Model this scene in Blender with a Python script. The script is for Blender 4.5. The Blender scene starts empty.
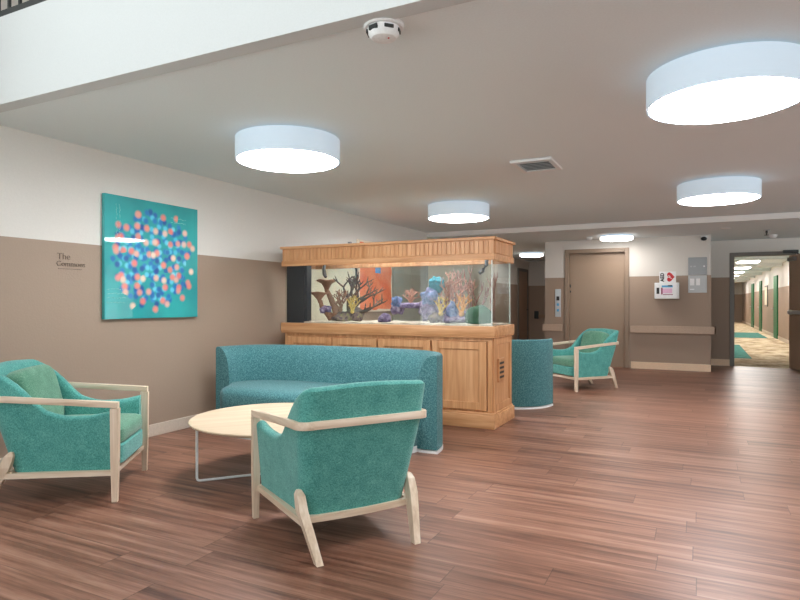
import bpy, bmesh, math, random
from math import sin, cos, pi, radians
from mathutils import Vector, Matrix
random.seed(7)
SC = bpy.context.scene
COL = SC.collection

# ------------------------------------------------------------------ materials
class NT:
    def __init__(s, name):
        s.mat = bpy.data.materials.new(name); s.mat.use_nodes = True
        s.t = s.mat.node_tree; s.b = s.t.nodes['Principled BSDF']
    def n(s, kind, **kw):
        nd = s.t.nodes.new(kind)
        for k, v in kw.items(): setattr(nd, k, v)
        return nd
    def put(s, sock, v):
        if hasattr(v, 'is_output'): s.t.links.new(v, sock)
        else: sock.default_value = v
    def m(s, op, a, b=None, c=None):
        nd = s.n('ShaderNodeMath', operation=op)
        s.put(nd.inputs[0], a)
        if b is not None: s.put(nd.inputs[1], b)
        if c is not None: s.put(nd.inputs[2], c)
        return nd.outputs[0]
    def xyz(s, out):
        nd = s.n('ShaderNodeSeparateXYZ'); s.t.links.new(out, nd.inputs[0]); return nd.outputs
    def vec(s, x, y, z=0.0):
        nd = s.n('ShaderNodeCombineXYZ')
        for i, v in enumerate((x, y, z)): s.put(nd.inputs[i], v)
        return nd.outputs[0]
    def obj(s): return s.n('ShaderNodeTexCoord').outputs['Object']
    def pos(s): return s.n('ShaderNodeNewGeometry').outputs['Position']
    def scale(s, v, sc):
        nd = s.n('ShaderNodeVectorMath', operation='MULTIPLY'); s.t.links.new(v, nd.inputs[0])
        nd.inputs[1].default_value = sc; return nd.outputs[0]
    def noise(s, v, scale=5, detail=3, rough=.5):
        nd = s.n('ShaderNodeTexNoise'); s.put(nd.inputs['Vector'], v)
        nd.inputs['Scale'].default_value = scale; nd.inputs['Detail'].default_value = detail
        nd.inputs['Roughness'].default_value = rough; return nd.outputs[0]
    def ramp(s, f, stops):
        nd = s.n('ShaderNodeValToRGB'); s.put(nd.inputs[0], f)
        e = nd.color_ramp.elements
        while len(e) < len(stops): e.new(.5)
        for el, (p, c) in zip(e, stops): el.position = p; el.color = (*c, 1)
        return nd.outputs[0]
    def mix(s, f, a, b, mode='MIX'):
        nd = s.n('ShaderNodeMix', data_type='RGBA', blend_type=mode)
        s.put(nd.inputs[0], f)
        s.put(nd.inputs[6], a if hasattr(a, 'is_output') else (*a, 1))
        s.put(nd.inputs[7], b if hasattr(b, 'is_output') else (*b, 1))
        return nd.outputs[2]
    def base(s, c): s.put(s.b.inputs['Base Color'], c if hasattr(c, 'is_output') else (*c, 1))
    def set(s, **kw):
        for k, v in kw.items(): s.put(s.b.inputs[k.replace('_', ' ')], v)
    def bump(s, h, strength=.2, dist=.01):
        nd = s.n('ShaderNodeBump'); nd.inputs['Strength'].default_value = strength
        nd.inputs['Distance'].default_value = dist; s.put(nd.inputs['Height'], h)
        s.t.links.new(nd.outputs[0], s.b.inputs['Normal'])

def srgb(r, g, b):
    f = lambda c: c/12.92 if c <= .04045 else ((c+.055)/1.055)**2.4
    return (f(r/255), f(g/255), f(b/255))

def plain(name, rgb, rough=.5, metal=0.0, bump=0, bscale=60, emit=None, var=.06):
    n = NT(name); c = srgb(*rgb)
    nz = n.noise(n.obj(), bscale, 3)
    lo = tuple(x*(1-var) for x in c); hi = tuple(min(1, x*(1+var)) for x in c)
    n.base(n.ramp(nz, [(.3, lo), (.7, hi)]))
    n.set(Roughness=rough, Metallic=metal)
    if bump: n.bump(nz, bump, .004)
    if emit:
        n.set(Emission_Color=(*emit[0], 1), Emission_Strength=emit[1])
    return n.mat

def two_tone(name, top, low, z=1.69):
    n = NT(name); p = n.pos(); o = n.xyz(p)
    f = n.m('GREATER_THAN', o[2], z)
    nz = n.noise(p, 90, 3)
    c = n.mix(f, srgb(*low), srgb(*top))
    c = n.mix(n.m('MULTIPLY', nz, .10), c, (.1, .09, .08))
    n.base(c); n.set(Roughness=.62); n.bump(nz, .25, .004)
    return n.mat

def wood(name, lo, mid, hi, axis=2, sc=1.0, rough=.42):
    n = NT(name); o = n.obj()
    s1 = [26*sc]*3; s1[axis] = 1.6*sc
    s2 = [90*sc]*3; s2[axis] = 4*sc
    a = n.noise(n.scale(o, s1), 1, 3, .6); b = n.noise(n.scale(o, s2), 1, 2, .5)
    f = n.m('ADD', n.m('MULTIPLY', a, .75), n.m('MULTIPLY', b, .25))
    n.base(n.ramp(f, [(.33, srgb(*lo)), (.5, srgb(*mid)), (.66, srgb(*hi))]))
    n.set(Roughness=rough); n.bump(b, .08, .002)
    return n.mat

def fabric(name, lo, mid, hi, weave=190):
    n = NT(name); o = n.obj()
    a = n.noise(n.scale(o, (weave*.25, weave*.25, weave)), 1, 2)
    b = n.noise(n.scale(o, (weave, weave, weave*.22)), 1, 2)
    c = n.noise(o, 14, 3)
    f = n.m('ADD', n.m('ADD', n.m('MULTIPLY', a, .42), n.m('MULTIPLY', b, .42)), n.m('MULTIPLY', c, .16))
    n.base(n.ramp(f, [(.36, srgb(*lo)), (.5, srgb(*mid)), (.64, srgb(*hi))]))
    n.set(Roughness=.92, Sheen_Weight=.25, Sheen_Roughness=.5, Specular_IOR_Level=.2)
    n.bump(f, .35, .004)
    return n.mat

def tweed(name, lo, mid, hi):
    n = NT(name); o = n.obj()
    a = n.noise(o, 105, 3, .75)
    n.base(n.ramp(a, [(.34, srgb(*lo)), (.5, srgb(*mid)), (.66, srgb(*hi))]))
    n.set(Roughness=.95, Sheen_Weight=.15, Specular_IOR_Level=.15); n.bump(a, .4, .004)
    return n.mat

def floor_mat():
    n = NT('wood_plank_vinyl'); o = n.xyz(n.pos())
    W, L = .185, 1.22
    yr = n.m('DIVIDE', o[1], W); row = n.m('FLOOR', yr)
    wn = n.n('ShaderNodeTexWhiteNoise', noise_dimensions='1D'); n.put(wn.inputs['W'], row)
    xo = n.m('ADD', n.m('DIVIDE', o[0], L), n.m('MULTIPLY', wn.outputs[0], 7.3)); col = n.m('FLOOR', xo)
    w2 = n.n('ShaderNodeTexWhiteNoise', noise_dimensions='2D'); n.put(w2.inputs['Vector'], n.vec(row, col))
    rid = w2.outputs[0]
    gx = n.m('ADD', n.m('MULTIPLY', o[0], 1.1), n.m('MULTIPLY', rid, 60))
    g1 = n.noise(n.vec(gx, n.m('MULTIPLY', o[1], 22), n.m('MULTIPLY', rid, 30)), 1, 4, .62)
    gx2 = n.m('ADD', n.m('MULTIPLY', o[0], 5), n.m('MULTIPLY', rid, 90))
    g2 = n.noise(n.vec(gx2, n.m('MULTIPLY', o[1], 120), 0), 1, 3, .6)
    f = n.m('ADD', n.m('ADD', n.m('MULTIPLY', g1, .72), n.m('MULTIPLY', g2, .22)),
            n.m('MULTIPLY', n.m('SUBTRACT', rid, .35), .10))
    c = n.ramp(f, [(.33, srgb(*FLOOR[0])), (.44, srgb(*FLOOR[1])), (.55, srgb(*FLOOR[2])), (.70, srgb(*FLOOR[3]))])
    sy = n.m('LESS_THAN', n.m('FRACT', yr), .018); sx = n.m('LESS_THAN', n.m('FRACT', xo), .0035)
    seam = n.m('MAXIMUM', sy, sx)
    c = n.mix(n.m('MULTIPLY', seam, .55), c, srgb(52, 36, 30))
    n.base(c)
    n.set(Roughness=n.m('ADD', .30, n.m('MULTIPLY', g2, .16)), Specular_IOR_Level=.55)
    n.bump(n.m('SUBTRACT', n.m('MULTIPLY', g2, .4), seam), .12, .003)
    return n.mat
FLOOR = [(86, 54, 43), (122, 82, 65), (147, 104, 85), (173, 134, 115)]

def glass_mat(name, tint=(.97, .985, .975), ior=1.5):
    m = bpy.data.materials.new(name); m.use_nodes = True; t = m.node_tree; t.nodes.clear()
    out = t.nodes.new('ShaderNodeOutputMaterial'); mx = t.nodes.new('ShaderNodeMixShader')
    tr = t.nodes.new('ShaderNodeBsdfTransparent'); tr.inputs[0].default_value = (*tint, 1)
    gl = t.nodes.new('ShaderNodeBsdfGlossy'); gl.inputs['Roughness'].default_value = .0
    # reflectance by viewing angle, the same for both faces of the pane
    ge = t.nodes.new('ShaderNodeNewGeometry'); dt = t.nodes.new('ShaderNodeVectorMath'); dt.operation = 'DOT_PRODUCT'
    t.links.new(ge.outputs['Incoming'], dt.inputs[0]); t.links.new(ge.outputs['Normal'], dt.inputs[1])
    def mth(op, *a):
        nd = t.nodes.new('ShaderNodeMath'); nd.operation = op
        for i, v in enumerate(a):
            if hasattr(v, 'is_output'): t.links.new(v, nd.inputs[i])
            else: nd.inputs[i].default_value = v
        return nd.outputs[0]
    c5 = mth('POWER', mth('SUBTRACT', 1.0, mth('ABSOLUTE', dt.outputs['Value'])), 5.0)
    fr = mth('ADD', mth('MULTIPLY', c5, .96), .04)
    t.links.new(fr, mx.inputs[0]); t.links.new(tr.outputs[0], mx.inputs[1])
    t.links.new(gl.outputs[0], mx.inputs[2]); t.links.new(mx.outputs[0], out.inputs[0])
    return m

def painting_mat():
    n = NT('dotted_canvas'); o = n.xyz(n.obj()); y, z = o[1], o[2]
    bg = n.ramp(n.noise(n.obj(), 2.5, 3), [(.3, srgb(6, 146, 150)), (.7, srgb(34, 172, 172))])
    c = bg
    cols = [((20, 95, 175), (30, 140, 205)), ((60, 190, 220), (110, 215, 235)), ((10, 70, 150), (15, 120, 190)),
            ((235, 120, 110), (240, 150, 130)), ((240, 215, 190), (225, 130, 120))]
    spec = [(13, .032, .43), (14, .029, .38), (12, .033, .44), (9.5, .036, .47), (9, .034, .48)]
    for i, ((k, r, lim), (ca, cb)) in enumerate(zip(spec, cols)):
        v = n.n('ShaderNodeTexVoronoi', voronoi_dimensions='2D')
        n.put(v.inputs['Vector'], n.vec(n.m('ADD', y, 3.7*i), n.m('ADD', z, 2.3*i)))
        v.inputs['Scale'].default_value = k; v.inputs['Randomness'].default_value = .8
        mr = n.n('ShaderNodeMapRange', interpolation_type='SMOOTHSTEP')
        n.put(mr.inputs['Value'], n.m('DIVIDE', v.outputs['Distance'], float(k)))
        mr.inputs['From Min'].default_value = r*.35; mr.inputs['From Max'].default_value = r*1.25
        mr.inputs['To Min'].default_value = 1; mr.inputs['To Max'].default_value = 0
        p = n.xyz(v.outputs['Position'])
        py = n.m('SUBTRACT', p[0], 3.7*i); pz = n.m('SUBTRACT', p[1], 2.3*i)
        d = n.m('SQRT', n.m('ADD', n.m('MULTIPLY', py, py), n.m('MULTIPLY', pz, pz)))
        rc = n.xyz(v.outputs['Color'])
        keep = n.m('MULTIPLY', n.m('LESS_THAN', d, lim), n.m('LESS_THAN', rc[1], (.72, .7, .72, .5, .44)[i]))
        dot = n.mix(rc[0], srgb(*ca), srgb(*cb))
        c = n.mix(n.m('MULTIPLY', n.m('MULTIPLY', mr.outputs[0], keep), .92), c, dot)
    n.base(c); n.set(Roughness=.55, Coat_Weight=1.0, Coat_Roughness=.02, Coat_IOR=1.5)
    return n.mat

def orange_mat():
    n = NT('orange_canvas'); o = n.xyz(n.obj()); y, z = o[1], o[2]
    nz = n.noise(n.obj(), 4, 4)
    c = n.ramp(nz, [(.3, srgb(235, 105, 60)), (.7, srgb(245, 150, 110))])
    ey = n.m('ABSOLUTE', y); ez = n.m('ABSOLUTE', z)
    edge = n.m('GREATER_THAN', n.m('ADD', n.m('MAXIMUM', ey, ez), n.m('MULTIPLY', nz, .10)), .545)
    c = n.mix(edge, c, srgb(240, 225, 205))
    bx = n.m('MULTIPLY', n.m('LESS_THAN', n.m('ABSOLUTE', n.m('SUBTRACT', y, .06)), .09),
             n.m('LESS_THAN', n.m('ABSOLUTE', n.m('SUBTRACT', z, .16)), .10))
    c = n.mix(bx, c, srgb(70, 150, 215))
    n.base(c); n.set(Roughness=.5)
    return n.mat

def carpet_mat():
    n = NT('marbled_carpet'); p = n.pos(); o = n.xyz(p)
    a = n.noise(n.scale(p, (1.6, 1.0, 1)), 1.6, 5, .65)
    c = n.ramp(a, [(.35, srgb(150, 125, 95)), (.5, srgb(205, 185, 150)), (.62, srgb(232, 218, 190))])
    g = n.noise(p, 60, 2)
    n.base(n.mix(n.m('MULTIPLY', g, .2), c, (.2, .16, .1))); n.set(Roughness=.95)
    return n.mat

M = {}
M['white_brown'] = two_tone('two_tone_wall_paint', (224, 220, 214), (164, 143, 126))
M['white'] = plain('white_paint', (232, 231, 229), .6, bump=.12, bscale=120, var=.02)
M['ceil'] = plain('ceiling_paint', (229, 238, 240), .7, bump=.15, bscale=90, var=.02)
M['fascia'] = plain('fascia_paint', (205, 209, 209), .6, bump=.1, bscale=120, var=.02)
M['floor'] = floor_mat()
M['base_tan'] = plain('tan_baseboard', (205, 190, 174), .45)
M['base_cream'] = plain('cream_baseboard', (236, 208, 178), .45)
M['chair'] = fabric('teal_weave', (50, 126, 120), (84, 160, 152), (122, 196, 186), 380)
M['chair_in'] = fabric('green_weave', (66, 118, 96), (96, 146, 122), (130, 174, 150), 380)
M['sofa'] = tweed('blue_green_tweed', (46, 92, 97), (70, 120, 125), (108, 152, 154))
M['ash'] = wood('pale_ash_upright', (206, 180, 154), (226, 204, 180), (238, 220, 201), 2)
M['ash_y'] = wood('pale_ash_rail', (206, 180, 154), (226, 204, 180), (238, 220, 201), 1)
M['ash_x'] = wood('pale_ash_cross', (206, 180, 154), (226, 204, 180), (238, 220, 201), 0)
M['oak'] = wood('oak_upright', (188, 132, 86), (207, 152, 105), (222, 171, 126), 2, .8)
M['oak_x'] = wood('oak_length', (188, 132, 86), (207, 152, 105), (222, 171, 126), 0, .8)
M['maple'] = wood('pale_maple_top', (200, 176, 148), (212, 189, 161), (221, 200, 174), 0, .5)
M['white_metal'] = plain('white_powder_coat', (232, 234, 234), .35)
M['grey_metal'] = plain('brushed_grey_metal', (150, 152, 154), .35, .8)
M['steel'] = plain('satin_steel', (190, 196, 202), .3, .5)
M['dark_metal'] = plain('charcoal_metal', (48, 52, 52), .45)
M['black'] = plain('black_plastic', (22, 26, 30), .35)
M['overflow'] = plain('blue_black_panel', (20, 34, 44), .4)
M['lift_door'] = plain('tan_door_paint', (158, 136, 116), .45, var=.02)
M['frame_tan'] = plain('tan_door_frame', (148, 128, 110), .45, var=.02)
M['frame_grey'] = plain('grey_door_frame', (118, 114, 108), .45, var=.02)
M['leaf_brown'] = plain('brown_door_leaf', (166, 138, 116), .42, var=.03)
M['grey_green'] = plain('grey_green_paint', (160, 162, 150), .5, var=.02)
M['green_door'] = plain('green_door_paint', (22, 104, 62), .45)
M['rail_tan'] = plain('tan_handrail', (184, 160, 140), .45)
M['glass'] = glass_mat('clear_glass')
M['seam'] = plain('clear_silicone', (206, 216, 212), .2)
M['sand'] = plain('pale_gravel', (190, 180, 165), .95, bump=.5, bscale=120, var=.2)
M['lamp'] = plain('lit_diffuser', (250, 250, 250), .4, emit=((.96, .98, 1.0), 27.0), var=0)
M['lamp2'] = plain('warm_lit_diffuser', (250, 250, 250), .4, emit=((1, .95, .90), 19.0), var=0)
M['lamp_side'] = plain('dim_diffuser_side', (250, 250, 250), .4, emit=((1, .96, .90), 2.2), var=0)
M['drum'] = plain('white_lamp_drum', (202, 218, 232), .35, emit=((.74, .88, 1.0), .18), var=.005)  # faint bluish glow added to brighten the drum sides
M['tile_grey'] = plain('grey_plaque', (158, 164, 168), .4, var=.02)
M['tile_light'] = plain('light_grey_plaque', (188, 192, 194), .4, var=.02)
M['pic'] = plain('print_white', (236, 238, 240), .45)
M['red'] = plain('print_red', (196, 32, 44), .45)
M['ink'] = plain('print_black', (36, 32, 36), .5)
M['blue'] = plain('print_blue', (90, 170, 214), .45)
M['magenta'] = plain('print_magenta', (150, 60, 100), .45)
M['pink'] = plain('print_pink', (232, 190, 220), .45)
M['ink_brown'] = plain('brown_lettering', (118, 100, 86), .5)
M['carpet'] = carpet_mat()
M['teal_rug'] = plain('teal_carpet_inset', (60, 132, 122), .95, bscale=8, var=.3)
M['paint1'] = painting_mat()
M['paint2'] = orange_mat()
M['canvas_edge'] = plain('teal_canvas_edge', (20, 104, 108), .6)
M['scribble'] = plain('pale_scribble', (150, 214, 210), .5)
M['cream_panel_lit'] = plain('cream_panel_and_lit_wall', (222, 214, 190), .5, var=.02)  # also carries the painted-on brightness of the far left wall
M['coral_brown'] = plain('brown_coral', (82, 66, 56), .8, bump=.6, bscale=90, var=.3)
M['coral_rust'] = plain('rust_coral', (134, 96, 74), .8, bump=.6, bscale=90, var=.3)
M['coral_pink'] = plain('pink_coral', (172, 128, 112), .8, bump=.6, bscale=90, var=.25)
M['coral_rose'] = plain('rose_coral', (138, 100, 90), .8, bump=.6, bscale=90, var=.25)
M['coral_teal'] = plain('teal_coral', (20, 120, 136), .8, bump=.6, bscale=60, var=.25)
M['coral_yellow'] = plain('yellow_coral', (200, 170, 88), .8, bump=.6, bscale=90, var=.25)
M['coral_orange'] = plain('orange_coral', (206, 146, 76), .8, bump=.6, bscale=90, var=.25)
M['coral_green'] = plain('green_coral', (52, 92, 70), .85, bump=.8, bscale=70, var=.35)
def rockmat(name, a, b, c):
    n = NT(name); z = n.noise(n.obj(), 22, 4, .65)
    n.base(n.ramp(z, [(.34, srgb(*a)), (.5, srgb(*b)), (.66, srgb(*c))])); n.set(Roughness=.9); n.bump(z, .7, .02)
    return n.mat
M['rock_purple'] = rockmat('purple_rock', (66, 58, 84), (120, 104, 140), (170, 160, 178))
M['rock_brown'] = rockmat('mottled_rock', (66, 58, 56), (112, 94, 96), (128, 128, 84))
M['rock_blue'] = rockmat('blue_rock', (50, 66, 104), (96, 120, 160), (150, 140, 180))

# ------------------------------------------------------------------ geometry helpers
def bm_new(): return bmesh.new()

def box(bm, x0, x1, y0, y1, z0, z1, bev=0, seg=1, mat=None):
    r = bmesh.ops.create_cube(bm, size=1)
    vs = r['verts']
    for v in vs:
        v.co = Vector(((x0+x1)/2 + v.co.x*(x1-x0), (y0+y1)/2 + v.co.y*(y1-y0), (z0+z1)/2 + v.co.z*(z1-z0)))
    if mat is not None:
        for v in vs: v.co = mat @ v.co
    if bev:
        es = list({e for v in vs for e in v.link_edges})
        bmesh.ops.bevel(bm, geom=es, offset=bev, segments=seg, affect='EDGES', profile=.5)
    return bm

def loft(bm, rings, closed=True, caps=True, loop=False):
    R = [[bm.verts.new(p) for p in r] for r in rings]
    n = len(R[0]); k = len(R)
    for i in range(k if loop else k-1):
        a, b = R[i], R[(i+1) % k]
        for j in range(n if closed else n-1):
            q = (j+1) % n
            try: bm.faces.new((a[j], a[q], b[q], b[j]))
            except ValueError: pass
    if caps and not loop and closed:
        for r in (R[0], R[-1]):
            try: bm.faces.new(r)
            except ValueError: pass
    return R

def tube(bm, pts, rad, seg=8):
    pts = [Vector(p) for p in pts]
    if not isinstance(rad, (list, tuple)): rad = [rad]*len(pts)
    up = Vector((0, 0, 1)); rings = []
    for i, p in enumerate(pts):
        d = (pts[min(i+1, len(pts)-1)] - pts[max(i-1, 0)]).normalized()
        ref = up if abs(d.z) < .9 else Vector((1, 0, 0))
        a = d.cross(ref).normalized(); b = a.cross(d).normalized()
        rings.append([p + rad[i]*(cos(2*pi*k/seg)*a + sin(2*pi*k/seg)*b) for k in range(seg)])
    loft(bm, rings)

def lathe(bm, prof, c=(0, 0, 0), seg=32):
    rings = [[(c[0]+max(r, 1e-4)*cos(2*pi*k/seg), c[1]+max(r, 1e-4)*sin(2*pi*k/seg), c[2]+z) for k in range(seg)] for r, z in prof]
    loft(bm, rings)

def sp(v, e): return math.copysign(abs(v)**e, v)
def pillow(bm, c, a, b, h, e1=.35, e2=.35, nu=28, nv=14, mat=None):
    rings = []
    for i in range(nv+1):
        ph = -pi/2 + pi*i/nv
        ph = max(-pi/2+.02, min(pi/2-.02, ph))
        ring = []
        for k in range(nu):
            th = 2*pi*k/nu
            p = Vector((a*sp(cos(ph), e1)*sp(cos(th), e2), b*sp(cos(ph), e1)*sp(sin(th), e2), h*sp(sin(ph), e1)))
            if mat is not None: p = mat @ p
            ring.append(p + Vector(c))
        rings.append(ring)
    loft(bm, rings)

def prism(bm, poly, f0, f1):
    """poly: 2d points; f0/f1 map (a,b) to 3d for the two ends"""
    loft(bm, [[f0(p) for p in poly], [f1(p) for p in poly]])

def obj(name, bm, mat, parent=None, smooth=True, angle=35):
    bmesh.ops.recalc_face_normals(bm, faces=bm.faces)
    me = bpy.data.meshes.new(name); bm.to_mesh(me); bm.free()
    if smooth:
        me.polygons.foreach_set('use_smooth', [True]*len(me.polygons))
        me.set_sharp_from_angle(angle=radians(angle))
    me.materials.append(M[mat] if isinstance(mat, str) else mat)
    o = bpy.data.objects.new(name, me); COL.objects.link(o)
    if parent: o.parent = parent
    return o

def tag(o, label, cat, group=None):
    o['label'] = label; o['category'] = cat
    if group: o['group'] = group
    return o

def thing(name, label, cat, loc=(0, 0, 0), rz=0, group=None):
    o = bpy.data.objects.new(name, None); COL.objects.link(o)
    o.empty_display_size = .1; o.location = loc; o.rotation_euler = (0, 0, rz)
    return tag(o, label, cat, group)

def struct(name, bm, mat, parent=None, smooth=False):
    o = obj(name, bm, mat, parent, smooth)
    o['kind'] = 'structure'
    return o

def dup(root, loc, rz, label):
    def cp(o, par):
        c = o.copy(); COL.objects.link(c); c.parent = par
        for ch in list(o.children): cp(ch, c)
        return c
    r = cp(root, None); r.location = loc; r.rotation_euler = (0, 0, rz); r['label'] = label
    return r

def text_mesh(s, size, depth=.002, align='CENTER', bold=0.0):
    cu = bpy.data.curves.new('lettering', 'FONT'); cu.body = s; cu.size = size; cu.extrude = depth/2; cu.offset = bold
    cu.align_x = align; cu.align_y = 'CENTER'
    t = bpy.data.objects.new('tmp', cu); COL.objects.link(t)
    bpy.context.view_layer.update()
    me = bpy.data.meshes.new_from_object(t.evaluated_get(bpy.context.evaluated_depsgraph_get()))
    bpy.data.objects.remove(t); bpy.data.curves.remove(cu)
    return me

def text(name, s, size, mat, loc, rot, parent=None, sx=1.0, bold=0.0):
    me = text_mesh(s, size, bold=bold); me.materials.clear(); me.materials.append(M[mat])
    o = bpy.data.objects.new(name, me); COL.objects.link(o)
    o.location = loc; o.rotation_euler = rot; o.scale = (sx, 1, 1)
    if parent: o.parent = parent
    return o

# ------------------------------------------------------------------ the room
XL, XR = -4.45, 5.5
YB, YE = -5.0, 2.26             # atrium from behind the camera to the balcony edge
ZC, ZL = 2.478, 2.395           # main and lowered ceilings
ZA = 5.8
b = bm_new(); box(b, XL-.15, XR+.15, YB-.15, 13.05, -.1, 0); box(b, XL-.15, -2.72, 13.05, 17.45, -.1, 0); struct('floor', b, 'floor')
b = bm_new(); box(b, .0, 2.5, 13.05, 42, -.1, 0.0); struct('floor', b, 'carpet')

LW = [YB-.15, -4.6, -1.75, -1.45, 1.4, 17.45]
b = bm_new()
for i in range(0, 6, 2): box(b, XL-.15, XL, LW[i], LW[i+1], 0, ZA)
for i in (1, 3): box(b, XL-.15, XL, LW[i], LW[i+1], 0, .5); box(b, XL-.15, XL, LW[i], LW[i+1], 4.4, ZA)
struct('wall_left', b, 'white_brown')
for k in range(2):
    y0, y1 = LW[1+2*k], LW[2+2*k]
    b = bm_new(); box(b, XL-.12, XL-.02, y0, y1, .5, .56); box(b, XL-.12, XL-.02, y0, y1, 4.34, 4.4); box(b, XL-.11, XL-.03, y0+.06, y1-.06, 2.3, 2.36)
    for y in (y0, (y0+y1)/2-.03, y1-.06): box(b, XL-.115, XL-.025, y, y+.06, .56, 4.34)
    w = struct('unseen_window_%d' % (k+9), b, 'white')
    b = bm_new(); box(b, XL-.075, XL-.065, y0+.06, y1-.06, .56, 4.34); obj('pane', b, 'glass', w)
# wall on the right, unseen, with wide windows added to light the ceiling
b = bm_new(); yw = [YB-.15, -3.6, -.9, .6, 1.8, 3.2, 5.2, 6.6, 8.6, 9.9, 11.9, 13.2]
for i in range(0, 12, 2): box(b, XR, XR+.15, yw[i], yw[i+1], 0, ZA)
for i in range(1, 10, 2): box(b, XR, XR+.15, yw[i], yw[i+1], 0, .35); box(b, XR, XR+.15, yw[i], yw[i+1], 2.3, ZA)
struct('wall_right', b, 'white_brown')
for k in range(5):
    y0, y1 = yw[1+2*k], yw[2+2*k]
    b = bm_new(); box(b, XR+.02, XR+.12, y0, y1, .35, .41); box(b, XR+.02, XR+.12, y0, y1, 2.24, 2.3)
    for y in (y0, (y0+y1)/2-.03, y1-.06): box(b, XR+.025, XR+.115, y, y+.06, .41, 2.24)
    w = struct('unseen_window_%d' % (k+4), b, 'white')
    b = bm_new(); box(b, XR+.065, XR+.075, y0+.06, y1-.06, .41, 2.24); obj('pane', b, 'glass', w)
# wall behind the camera; three unseen tall windows added for daylight
b = bm_new()
xs = [XL, -4.2, -1.3, -1.0, 1.9, 2.2, 5.1, XR]
for i in range(0, 7, 2): box(b, xs[i], xs[i+1], YB-.15, YB, 0, ZA)
for i in range(1, 6, 2):
    box(b, xs[i], xs[i+1], YB-.15, YB, 0, .3); box(b, xs[i], xs[i+1], YB-.15, YB, 4.6, ZA)
struct('wall_front', b, 'white_brown')
for k in range(3):
    x0, x1 = xs[1+2*k], xs[2+2*k]
    b = bm_new()
    box(b, x0, x1, YB-.12, YB-.02, .3, .36); box(b, x0, x1, YB-.12, YB-.02, 4.54, 4.6); box(b, x0+.06, x1-.06, YB-.11, YB-.03, 2.4, 2.46)
    for x in (x0, (x0+x1)/2-.03, x1-.06): box(b, x, x+.06, YB-.115, YB-.025, .36, 4.54)
    w = struct('unseen_window_%d' % (k+1), b, 'white')
    b = bm_new(); box(b, x0+.06, x1-.06, YB-.075, YB-.065, .36, 4.54); obj('pane', b, 'glass', w)

# balcony slab and its bright fascia, lowered lip, ceiling under it
b = bm_new(); box(b, XL, XR, YE+.10, 10.0, ZC, 2.95); struct('ceiling', b, 'ceil')
b = bm_new(); box(b, XL, XR, 10.0, 13.05, ZL, 2.95); box(b, XL, -2.72, 13.05, 17.3, ZL, 2.95); struct('ceiling', b, 'ceil')
b = bm_new(); box(b, XL, XR, 9.985, 10.0, ZL, ZC); struct('trim_1', b, 'white')
b = bm_new(); box(b, XL, XR, YE, YE+.10, 2.468, 3.02); struct('trim_2', b, 'fascia')
# upper storey behind the railing and the unseen atrium roof, its skylight added for daylight
b = bm_new(); box(b, XL, XR, YE+.10, 6, 2.95, 3.0); struct('floor', b, 'base_tan')
b = bm_new(); box(b, XL, XR, 5.0, 5.15, 3.0, ZA); struct('wall_upper', b, 'white')
b = bm_new()
SKY = (-3.0, 4.0, -3.6, .2)
box(b, XL-.15, XR+.15, YB-.15, SKY[2], ZA, ZA+.2); box(b, XL-.15, XR+.15, SKY[3], 5.15, ZA, ZA+.2)
box(b, XL-.15, SKY[0], SKY[2], SKY[3], ZA, ZA+.2); box(b, SKY[1], XR+.15, SKY[2], SKY[3], ZA, ZA+.2)
struct('ceiling', b, 'white')

# lift wall block
EY = 11.8
b = bm_new()
box(b, -2.72, -2.335, EY, EY+.25, 0, ZL); box(b, -1.17, .172, EY, EY+.25, 0, ZL); box(b, -2.335, -1.17, EY, EY+.25, 2.22, ZL)
box(b, -2.72, -2.57, EY+.25, 17.3, 0, ZL); box(b, .02, .172, EY+.25, 13.05, 0, ZL)
struct('wall_back', b, 'white_brown')
b = bm_new(); box(b, XL, -2.57, 17.3, 17.45, 0, ZL); struct('wall_alcove', b, 'white_brown')
# wall with the corridor doorway
DY = 13.05
b = bm_new()
box(b, .172, .545, DY, DY+.15, 0, ZL+.1); box(b, 1.53, XR, DY, DY+.15, 0, ZL+.1); box(b, .545, 1.53, DY, DY+.15, 2.12, ZL+.1)
struct('wall_doorway', b, 'white_brown')
# corridor beyond
b = bm_new(); box(b, .05, .2, DY+.15, 42, 0, 2.45); struct('wall_corridor_left', b, 'white_brown')
b = bm_new(); box(b, 2.3, 2.45, DY+.15, 42, 0, 2.45); struct('wall_corridor_right', b, 'white_brown')
b = bm_new(); box(b, .05, 2.45, 42, 42.15, 0, 2.45); struct('wall_corridor_end', b, 'white_brown')
b = bm_new(); box(b, .05, 2.45, DY+.15, 42.15, 2.45, 2.6)
for k in range(8): box(b, .2, 2.3, 15.3+3.4*k, 15.9+3.4*k, 2.36, 2.45)
struct('ceiling', b, 'ceil')
# baseboards
def bb(name, x0, x1, y0, y1, h, m):
    b = bm_new(); box(b, x0, x1, y0, y1, 0, h, .003); struct(name, b, m)
bb('baseboard_left', XL, XL+.014, YB, 17.3, .11, 'base_tan')
bb('baseboard_back', -1.14, .172, EY-.014, EY, .125, 'base_cream')
bb('baseboard_back_left', -2.72, -2.365, EY-.014, EY, .125, 'base_cream')
bb('baseboard_doorway', .172, .505, DY-.014, DY, .125, 'base_cream')
bb('baseboard_corridor', 2.286, 2.3, DY+.15, 42, .11, 'base_tan')
# cream panel on the left wall beyond the aquarium
b = bm_new(); box(b, XL, XL+.012, 5.86, 7.44, .11, 1.69); struct('trim_3', b, 'cream_panel_lit')
b = bm_new(); box(b, XL, XL+.012, 10.0, 13.8, .11, ZL); struct('trim_lit_wall', b, 'cream_panel_lit')  # cream stands in for lamplight and glass reflections brightening the two-tone wall
b = bm_new(); box(b, XL, XL+.022, 7.44, 7.475, .11, 1.9); struct('trim_4', b, 'dark_metal')

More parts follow.
